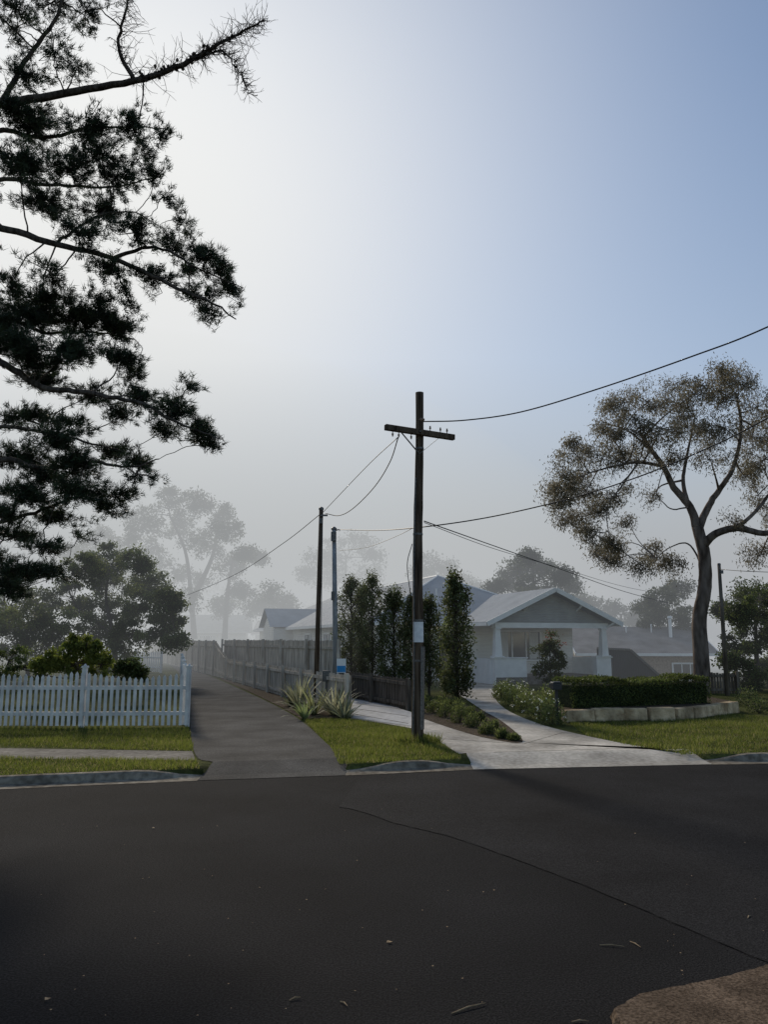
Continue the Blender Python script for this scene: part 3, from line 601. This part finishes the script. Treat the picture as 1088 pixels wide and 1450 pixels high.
    for k in range(60):
        z=rng.uniform(4,18.5); R=(3.6 if z<12 else 3.6*(19.5-z)/7.5); an=rng.uniform(0,2*np.pi); c=np.array([tx-0.8+R*math.cos(an)*rng.uniform(.3,1),ty+0.4+R*math.sin(an)*rng.uniform(.3,1),z])
        lim=-0.5*c[1]*1.12
        if c[0]>lim-0.9 and z<12.5: c[0]=lim-1.0-abs(c[0]-lim)*.3
        if c[1]<5: continue
        tufts(c,np.array([0.9,0.9,0.4]),40,1.0)
    def needles(tc,ax,cc,N,wd,name):
        tc=np.array(tc);ax=nrm(np.array(ax));cc=np.array(cc); n=len(tc)
        C=np.repeat(tc,N,0);A=np.repeat(ax,N,0); d=nrm(A*0.75+rng.normal(0,0.5,(n*N,3))); l=rng.uniform(0.06,0.13,n*N)[:,None]; w=nrm(np.cross(d,rng.normal(0,1,(n*N,3))))*wd
        C=C+rng.normal(0,0.02,C.shape); V=np.stack([C-w,C+w,C+d*l],1)
        col=np.array([0.030,0.042,0.020])[None]*np.repeat(cc,N)[:,None]*rng.uniform(.7,1.3,(n*N,1))
        arr_obj(name,V,col,M['needle'],root)
    needles(tc[:nin],ax[:nin],cc[:nin],18,0.0055,'needles'); needles(tc[nin:],ax[nin:],cc[nin:],10,0.012,'needles_back')
    mb.obj('trunk_and_limbs',[M['bark']],root,smooth=True)
pine()
dg=28.0
Wg=lambda u,v,k=0: W(u,v,dg+k)
base=np.array([W(992,960,dg)[0],dg,0.1])
limbs=[([base-np.array([0,0,.2]),Wg(994,930),Wg(991,880),Wg(999,830),Wg(998,785),Wg(988,745)],0.30,0.20),
 ([Wg(988,748),Wg(978,718),Wg(955,690),Wg(940,660),Wg(925,640),Wg(905,610)],0.17,0.06),
 ([Wg(975,715),Wg(968,680,.5),Wg(975,640,.8),Wg(985,590,1)],0.10,0.03),
 ([Wg(990,750),Wg(1005,715),Wg(1022,690),Wg(1040,660),Wg(1050,610),Wg(1045,560)],0.15,0.04),
 ([Wg(996,775),Wg(1012,757,-.4),Wg(1045,748,-.8),Wg(1090,755,-1),Wg(1140,735,-1.2)],0.17,0.08),
 ([Wg(1030,752,-.6),Wg(1060,735,-.8),Wg(1090,700,-.5),Wg(1120,650,0)],0.09,0.04),
 ([Wg(940,660),Wg(905,655,-.5),Wg(870,660,-1),Wg(835,670,-1)],0.07,0.025),
 ([Wg(905,655,-.5),Wg(880,690,-1),Wg(860,720,-1.2),Wg(865,770,-1.2)],0.04,0.012),
 ([Wg(925,640),Wg(890,610,.5),Wg(860,600,1)],0.05,0.02),
 ([Wg(995,800),Wg(975,770,.5),Wg(950,775,.8),Wg(930,790,1)],0.04,0.014),
 ([Wg(978,718),Wg(950,720,-.6),Wg(930,700,-.8)],0.035,0.012)]
gb=[]
for u,v,r,dm in [(1020,552,32,1.2),(985,560,30,1),(1045,540,24,.9),(950,565,32,1),(915,565,28,.9),(885,575,26,.8),(1075,575,32,1),(860,610,28,.9),(895,610,32,1),(935,610,34,1),(975,605,34,1.1),(1015,605,34,1.1),(1060,620,34,1),(835,645,28,1),(870,650,30,.9),(905,650,28,.8),(810,640,22,.6),(800,675,26,.9),(830,690,28,1),(795,705,22,.8),(815,730,24,.9),(850,725,24,.8),(835,755,18,.7),(870,775,18,.9),(868,792,13,.7),(880,700,20,.5),(1085,650,34,1),(1060,670,26,.7),(1010,650,24,.5),(950,650,22,.5),(1100,600,40,1),(1140,640,45,1.1),(1150,580,45,1.1),(1160,700,40,1),(1075,700,26,.6),(1075,785,22,.6),(1095,720,30,.7),(930,785,20,.6),(950,800,20,.6),(910,800,14,.4),(1040,740,14,.25),(925,700,14,.25),(785,690,12,.4),(890,740,12,.25),(845,780,10,.35),(1020,522,10,.4),(960,540,14,.4),(865,575,14,.4)]:
    k=rng.uniform(-2,2); gb.append(B(u,v,r*0.97,dg+k,r*0.85,dm))
blob_tree('gum_tree',limbs,gb,per=118,clus=16,crad=0.45,L=0.125,Wd=0.032,bias=(0,0,-1.2),c1=(0.075,0.068,0.048),c2=(0.145,0.13,0.092),bark='gumbark',twig=0.012,wob=0.006,limbn=10,flat=0.85,cvar=.3)
def column(u,vb,vt,hw,name='ornamental_pear_tree',n=6500):
    b=G(u,vb); d=b[1]; t=W(u,vt,d); h=t[2]-0.1; R=hw/F*d
    root=empty(name); mb=MB(); limb(mb,[b,b+np.array([0.02,0,h*.5]),b+np.array([-0.01,0,h*.93])],0.05,0.01,7)
    Cs=[];cols=[]
    for k in range(150):
        f=rng.uniform(0.0,1)**0.95; z=0.1+h*(0.13+0.87*f); rr=R*(min(1,(f+0.2)/0.3))*(1-max(0,(f-0.6)/0.4)**1.8*0.8)*(1+.12*math.sin(f*17+u)); a=rng.uniform(0,6.28); q=rr*rng.uniform(0.3,1.0)**0.5
        p=np.array([b[0]+q*math.cos(a),b[1]+q*math.sin(a),z]); mb.tube([np.array([b[0],b[1],max(z-0.5,0.4)]),(p+np.array([b[0],b[1],z-.3]))/2,p],[0.010,0.008,0.004],4,cap=False)
        nl=n//150; Cs.append(p+rng.normal(0,1,(nl,3))*np.array([.075,.075,.13])); cols.append(np.array([0.064,0.080,0.036])*rng.uniform(.4,1.8)*rng.uniform(.7,1.3,(nl,1))+np.array([0.010,0.005,0]))
    C=np.concatenate(Cs); arr_obj('foliage',leafquads(C,0.075,0.05,(0,0,-0.3)),np.concatenate(cols),M['leaf'],root); mb.obj('trunk_and_limbs',[M['bark']],root,smooth=True)
column(648,1004,815,20,n=8500)
column(497,978,822,22); column(527,980,815,20); column(558,983,836,21); column(585,985,846,17); column(608,985,848,20); column(512,975,832,16)
lb=[B(u,v,r,35+rng.uniform(-2,2),r*.85,dm) for u,v,r,dm in [(150,790,26,1),(185,800,28,1),(120,805,26,1),(215,825,26,1),(238,850,20,.9),(160,830,36,1.2),(100,845,34,1),(200,860,34,1.2),(235,885,24,1),(140,880,40,1.3),(190,900,34,1.2),(90,890,40,1.1),(50,855,30,.8),(30,880,40,1.1),(-10,870,45,1),(-60,860,50,1),(60,910,40,1.1),(10,915,40,1.1),(245,905,14,.6),(150,915,40,1)]]
blob_tree('garden_tree',[([W(165,960,35),W(160,900,35),W(150,850,35),W(155,800,35)],0.14,0.04),([W(160,910,35),W(190,870,35),W(225,845,35)],0.08,0.02),([W(160,900,35),W(110,860,35),W(95,830,35)],0.08,0.02),([W(40,960,35),W(30,900,35),W(20,870,35)],0.1,0.03)],lb,per=150,clus=20,crad=0.42,L=0.14,Wd=0.07,c1=(0.050,0.066,0.024),c2=(0.12,0.135,0.050))
sb=[B(u,v,r,21.5,None,1) for u,v,r in [(118,922,18),(95,928,20),(138,924,16),(75,936,14),(110,945,20),(142,942,16),(56,942,12),(105,912,12)]]
blob_tree('garden_shrub',[([G(110,985)-np.array([0,0,.1]),W(110,940,21.5)],0.04,0.02)],sb,per=110,clus=16,crad=0.14,L=0.075,Wd=0.045,c1=(0.075,0.095,0.022),c2=(0.18,0.20,0.05),bias=(0,0,.4))
sb=[B(u,v,r,24,None,1) for u,v,r in [(20,940,26),(-30,940,30),(60,948,20),(-80,935,34),(196,952,12),(172,948,14),(185,945,12)]]
blob_tree('dark_shrub',[([G(20,985),W(20,945,24)],0.04,0.02)],sb,per=90,clus=15,crad=0.2,L=0.08,Wd=0.045,c1=(0.04,0.055,0.02),c2=(0.09,0.11,0.035))
def misty(name,blobs,d,trunks,per=60,clus=16,cr=0.012,col=((0.04,0.05,0.025),(0.07,0.08,0.04))):
    bb=[B(u,v,r,d+rng.uniform(-4,4),r*.75,1) for u,v,r in blobs]
    blob_tree(name,[([W(*p,d) if len(p)==2 else W(*p) for p in t],d*0.0042,d*0.0012) for t in trunks],bb,per=per,clus=clus,crad=cr*d,L=0.0042*d,Wd=0.0017*d,c1=col[0],c2=col[1],twig=d*0.0004,limbn=6)
misty('eucalyptus_tree',[(235,708,24),(275,712,26),(305,725,24),(205,735,26),(250,745,30),(320,755,24),(290,770,30),(225,780,32),(180,765,30),(140,765,28),(110,785,26),(345,785,14),(365,790,9),(320,800,26),(270,815,30),(200,820,30),(340,835,18),(150,810,30),(260,850,24),(320,860,20)],80,[[(275,905),(270,840),(262,780),(240,730)],[(272,850),(300,790),(310,740)],[(230,905),(215,830),(190,780)],[(318,905),(322,840),(330,790)]],per=80,clus=19,col=((0.04,0.047,0.018),(0.07,0.078,0.028)))
misty('round_tree',[(385,840,18),(370,850,14),(402,850,14),(385,860,22),(360,865,14),(408,865,12)],82,[[(386,905),(386,850)]],per=60,clus=13)
misty('spreading_tree',[(450,790,20),(480,775,22),(510,770,20),(530,790,16),(490,800,30),(455,815,22),(520,815,22),(435,812,10)],100,[[(485,905),(488,840),(490,790)]],per=55,clus=14)
misty('spreading_tree',[(612,795,18),(632,805,14),(600,810,16),(655,825,14),(640,835,16),(675,832,10)],90,[[(618,905),(615,840),(615,800)],[(655,905),(655,830)]],per=50,clus=13)
misty('bushy_tree',[(748,790,13),(770,800,18),(735,805,17),(795,815,16),(720,820,17),(755,825,26),(790,835,20),(705,832,12),(812,830,8),(755,850,26)],60,[[(758,905),(757,850),(755,800)]],per=90,clus=17)
misty('round_tree',[(840,855,14),(835,875,18),(872,862,14),(865,880,18),(895,870,14),(905,885,14),(822,850,6)],72,[[(855,905),(852,870)],[(880,905),(880,870)]],per=60,clus=12)
misty('bushy_tree',[(935,850,24),(960,835,18),(950,870,26),(925,875,20),(970,880,22),(915,860,16)],50,[[(948,940),(948,880),(945,850)]],per=100,clus=15)
rb=[B(u,v,r,31+rng.uniform(-2,2),r*.9,1) for u,v,r in [(1065,840,26),(1085,850,34),(1045,870,20),(1070,885,32),(1100,890,40),(1050,910,24),(1080,930,34),(1060,960,26),(1095,965,34),(1130,860,50),(1140,930,55),(1035,935,12),(1050,990,18),(1085,1000,24),(1022,860,10)]]
blob_tree('dense_tree',[([W(1075,985,31),W(1072,920,31),W(1070,850,31)],0.14,0.04),([W(1120,985,31),W(1120,900,31),W(1110,860,31)],0.14,0.04)],rb,per=140,clus=19,crad=0.36,L=0.12,Wd=0.06,c1=(0.032,0.046,0.016),c2=(0.085,0.105,0.036))
bb=[]
for x in np.arange(-150,170,7.0):
    y=rng.uniform(135,165); h=rng.uniform(5,11); bb.append(((x,y,h*.6),(6,5,h*.55),1.0))
blob_tree('distant_trees',[],bb,per=35,clus=16,crad=2.2,L=1.1,Wd=0.5,c1=(0.04,0.05,0.025),c2=(0.06,0.07,0.035))
def shrub(name,u,v,hpx,rpx,c1,c2,n=500,L=0.06,Wd=0.03,bias=(0,0,.5),flowers=None):
    b=G(u,v); d=b[1]; r=rpx/F*d; h=hpx/F*d; root=empty(name); q=nrm(rng.normal(0,1,(n,3)))*(rng.uniform(0.2,1,(n,1))**0.4); q[:,2]=np.abs(q[:,2])
    lump=1+0.25*np.sin(q[:,0]*7+u)*np.sin(q[:,1]*6+v)
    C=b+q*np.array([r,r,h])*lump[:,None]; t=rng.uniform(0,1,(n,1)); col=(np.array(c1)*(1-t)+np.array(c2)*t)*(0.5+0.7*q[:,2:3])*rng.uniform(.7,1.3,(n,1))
    arr_obj('foliage',leafquads(C,L,Wd,bias),col,M['leaf'],root)
    mb=MB()
    for _ in range(8):
        e=b+nrm(rng.normal(0,1,3)*np.array([1,1,0])+np.array([0,0,.9]))*np.array([r,r,h])*.9; mb.tube([b-np.array([0,0,.03]),(b+e)/2+rng.normal(0,.02,3),e],[0.008,0.006,0.003],4,cap=False)
    mb.obj('stems',[M['bark']],root)
    if flowers:
        k=flowers[0]; q=nrm(rng.normal(0,1,(k,3))); q[:,2]=np.abs(q[:,2])*.9+.15; C=b+q*np.array([r,r,h])*1.1
        C=np.repeat(C,3,0)+rng.normal(0,0.012,(k*3,3)); arr_obj('flowers',leafquads(C,0.035,0.03),np.tile(np.array(flowers[1]),(k*3,1)),M['leaf'],root)
gg=((0.075,0.095,0.035),(0.19,0.22,0.08))
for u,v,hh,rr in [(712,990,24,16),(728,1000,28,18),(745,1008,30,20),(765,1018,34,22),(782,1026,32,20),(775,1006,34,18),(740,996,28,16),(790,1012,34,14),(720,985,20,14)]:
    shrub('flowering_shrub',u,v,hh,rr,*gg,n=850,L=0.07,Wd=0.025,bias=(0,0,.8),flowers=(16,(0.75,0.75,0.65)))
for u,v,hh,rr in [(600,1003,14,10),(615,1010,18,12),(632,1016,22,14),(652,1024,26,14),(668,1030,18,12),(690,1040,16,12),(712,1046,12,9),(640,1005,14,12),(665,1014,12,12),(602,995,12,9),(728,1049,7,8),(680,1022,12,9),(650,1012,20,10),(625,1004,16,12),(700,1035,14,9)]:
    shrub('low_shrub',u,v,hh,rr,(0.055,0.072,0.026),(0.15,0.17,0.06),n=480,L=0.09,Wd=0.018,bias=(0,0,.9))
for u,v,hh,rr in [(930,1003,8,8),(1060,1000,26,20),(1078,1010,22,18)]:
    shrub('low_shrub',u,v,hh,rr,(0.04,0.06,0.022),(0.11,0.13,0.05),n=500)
def flax(u,v,R,n,c):
    b=G(u,v); root=empty('flax_plant'); mb=MB(); cols=[]; V=[]; 
    for k in range(n):
        a=rng.uniform(0,6.28); el=rng.uniform(0.35,1.35); l=R*rng.uniform(.7,1.15); w=0.034*rng.uniform(.7,1.2); sd=np.array([-math.sin(a),math.cos(a),0]); p=b+np.array([math.cos(a),math.sin(a),0])*0.05; prev=None
        cc=np.array(c)*rng.uniform(.5,1.6)
        for s in range(6):
            t=s/5; e2=el-0.9*t*t*(1.4-el*.6); ww=w*(1-t**2.2)*(0.6+0.4*min(1,t*4))+0.001; cur=(p-sd*ww,p+sd*ww)
            if prev is not None: V.append([prev[0],prev[1],cur[1],cur[0]]); cols.append(cc)
            prev=cur; p=p+l/5*np.array([math.cos(a)*math.cos(e2),math.sin(a)*math.cos(e2),math.sin(e2)])
    arr_obj('leaves',np.array(V),np.array(cols),M['leaf'],root)
    mb=MB(); mb.tube([b,b+np.array([0,0,.1])],[0.06,0.04],8); mb.obj('crown',[M['bark']],root)
flax(424,1004,1.0,46,(0.22,0.22,0.14)); flax(445,1012,0.9,46,(0.19,0.20,0.10)); flax(474,1013,1.0,50,(0.24,0.24,0.16)); flax(488,1018,0.75,36,(0.20,0.21,0.13)); flax(432,1018,0.55,26,(0.15,0.18,0.08)); flax(412,1000,0.65,24,(0.15,0.16,0.09))
cb=[B(u,v,r,30,None,1) for u,v,r in [(778,905,11),(768,918,12),(790,920,12),(778,935,15),(765,945,12),(793,945,12),(780,955,12)]]
q=W(780,985,30)
blob_tree('crape_myrtle',[([np.array([q[0],30,0.1]),W(780,955,30),W(779,910,30)],0.04,0.015)],cb,per=60,clus=10,crad=0.2,L=0.09,Wd=0.05,c1=(0.055,0.07,0.028),c2=(0.11,0.115,0.045))
C=np.concatenate([W(u,v,29.8)+rng.normal(0,.09,(16,3)) for u,v in [(782,898),(772,908),(790,905),(797,912)]]); e=empty('crape_myrtle_blossom'); arr_obj('petals',leafquads(C,0.06,0.05),np.tile(np.array([0.26,0.06,0.05]),(len(C),1)),M['leaf'],e)
sg=empty('real_estate_sign',tuple(G(483,990))); mb=MB(); mb.box((0,0,1.05),(0.30,0.03,0.45)); mb.box((-.12,0.03,0.5),(.04,.04,1.0)); mb.box((.12,0.03,0.5),(.04,.04,1.0)); mb.obj('board',[M['trim']],sg); mb=MB(); mb.box((0,-0.018,0.95),(0.28,0.004,0.2)); mb.obj('blue_panel',[M['signblue']],sg)
lb_=empty('letterbox',tuple(G(790,1026))); mb=MB(); mb.box((0,0,0.4),(0.06,0.06,0.8)); mb.obj('post',[M['door']],lb_); mb=MB(); mb.box((0,0,0.84),(0.2,0.28,0.14)); mb.box((0,0,0.93),(0.23,0.31,0.03),tx=(.7,.9)); mb.box((0,-.145,0.86),(0.14,0.012,0.02)); mb.obj('box',[M['door']],lb_,bevel=0.01)
mt=empty('meter_box',tuple(G(462,1005))); mb=MB(); mb.box((0,0,0.45),(0.05,0.05,0.9)); mb.box((0,-0.02,0.9),(0.22,0.14,0.30)); mb.box((0,-.095,0.9),(0.17,0.01,0.23)); mb.obj('box',[M['steel']],mt,bevel=0.008)
# ---------------------------------------------------------------- fog
def fogmat(name,dens,L):
    m,nt,out=nodes(name); N=nt.nodes.new
    ab=N('ShaderNodeVolumeAbsorption'); ab.inputs['Color'].default_value=(0,0,0,1); ab.inputs['Density'].default_value=dens
    em=N('ShaderNodeEmission'); em.inputs['Color'].default_value=(*L,1); em.inputs['Strength'].default_value=dens  # fog glows by itself: emission stands in for scattered daylight
    ad=N('ShaderNodeAddShader'); nt.links.new(ab.outputs[0],ad.inputs[0]); nt.links.new(em.outputs[0],ad.inputs[1]); nt.links.new(ad.outputs[0],out.inputs['Volume']); return m
mb=MB(); mb.box((0,28+250,11),(800,500,30)); mb.obj('fog_bank',[fogmat('fog_volume',0.010,(0.41,0.43,0.455))])
mb=MB(); mb.box((0,60+200,10.5),(700,400,28)); mb.obj('fog_bank_far',[fogmat('fog_far_volume',0.014,(0.43,0.445,0.46))])
bpy.ops.mesh.primitive_uv_sphere_add(segments=96,ring_count=48,location=(-34,92,2)); o=bpy.context.object; o.name='emissive_fog_glow'; o.scale=(62,48,34)  # added ellipsoid whose own emission imitates the sun's glow in the fog
bpy.ops.object.shade_smooth(); o.data.materials.append(fogmat('emissive_fog_glow_volume',0.006,(0.84,0.85,0.80)))
# ---------------------------------------------------------------- sky and sun
EL=math.radians(28); AZ=math.radians(-22)
sd=Vector((math.sin(AZ)*math.cos(EL),math.cos(AZ)*math.cos(EL),math.sin(EL)))
w=bpy.data.worlds.new('World'); scene.world=w; w.use_nodes=True; nt=w.node_tree; nt.nodes.clear(); N=nt.nodes.new; L=nt.links.new
out=N('ShaderNodeOutputWorld'); bg=N('ShaderNodeBackground'); bg.inputs['Strength'].default_value=0.125
sky=N('ShaderNodeTexSky'); sky.sky_type='NISHITA'; sky.sun_disc=False; sky.sun_elevation=EL; sky.sun_rotation=AZ; sky.dust_density=0.5; sky.air_density=1.0; sky.ozone_density=1.6
tc=N('ShaderNodeTexCoord'); dt=N('ShaderNodeVectorMath'); dt.operation='DOT_PRODUCT'; dt.inputs[1].default_value=sd; L(tc.outputs['Generated'],dt.inputs[0])
mx=N('ShaderNodeMath'); mx.operation='MAXIMUM'; mx.inputs[1].default_value=0; L(dt.outputs['Value'],mx.inputs[0])
pw=N('ShaderNodeMath'); pw.operation='POWER'; pw.inputs[1].default_value=8; L(mx.outputs[0],pw.inputs[0])
ml=N('ShaderNodeMath'); ml.operation='MULTIPLY'; ml.inputs[1].default_value=0.94; L(pw.outputs[0],ml.inputs[0])
mc=N('ShaderNodeMix'); mc.data_type='RGBA'; mc.inputs[7].default_value=(7.1,7.15,6.95,1); L(ml.outputs[0],mc.inputs[0]); L(sky.outputs[0],mc.inputs[6])
L(mc.outputs[2],bg.inputs['Color']); L(bg.outputs[0],out.inputs['Surface'])
sl=bpy.data.lights.new('sun','SUN'); sl.energy=5; sl.angle=math.radians(8); sl.color=(1,0.89,0.74); so=bpy.data.objects.new('sun',sl); scene.collection.objects.link(so); so.rotation_euler=sd.to_track_quat('Z','Y').to_euler()
# ---------------------------------------------------------------- camera
cam=bpy.data.cameras.new('camera'); co=bpy.data.objects.new('camera',cam); scene.collection.objects.link(co); co.location=(0,0,CH); co.rotation_euler=(math.pi/2+TH,0,0)
cam.sensor_fit='VERTICAL'; cam.sensor_height=36; cam.lens=F/1450*36; cam.clip_end=3000; cam.clip_start=0.05; scene.camera=co
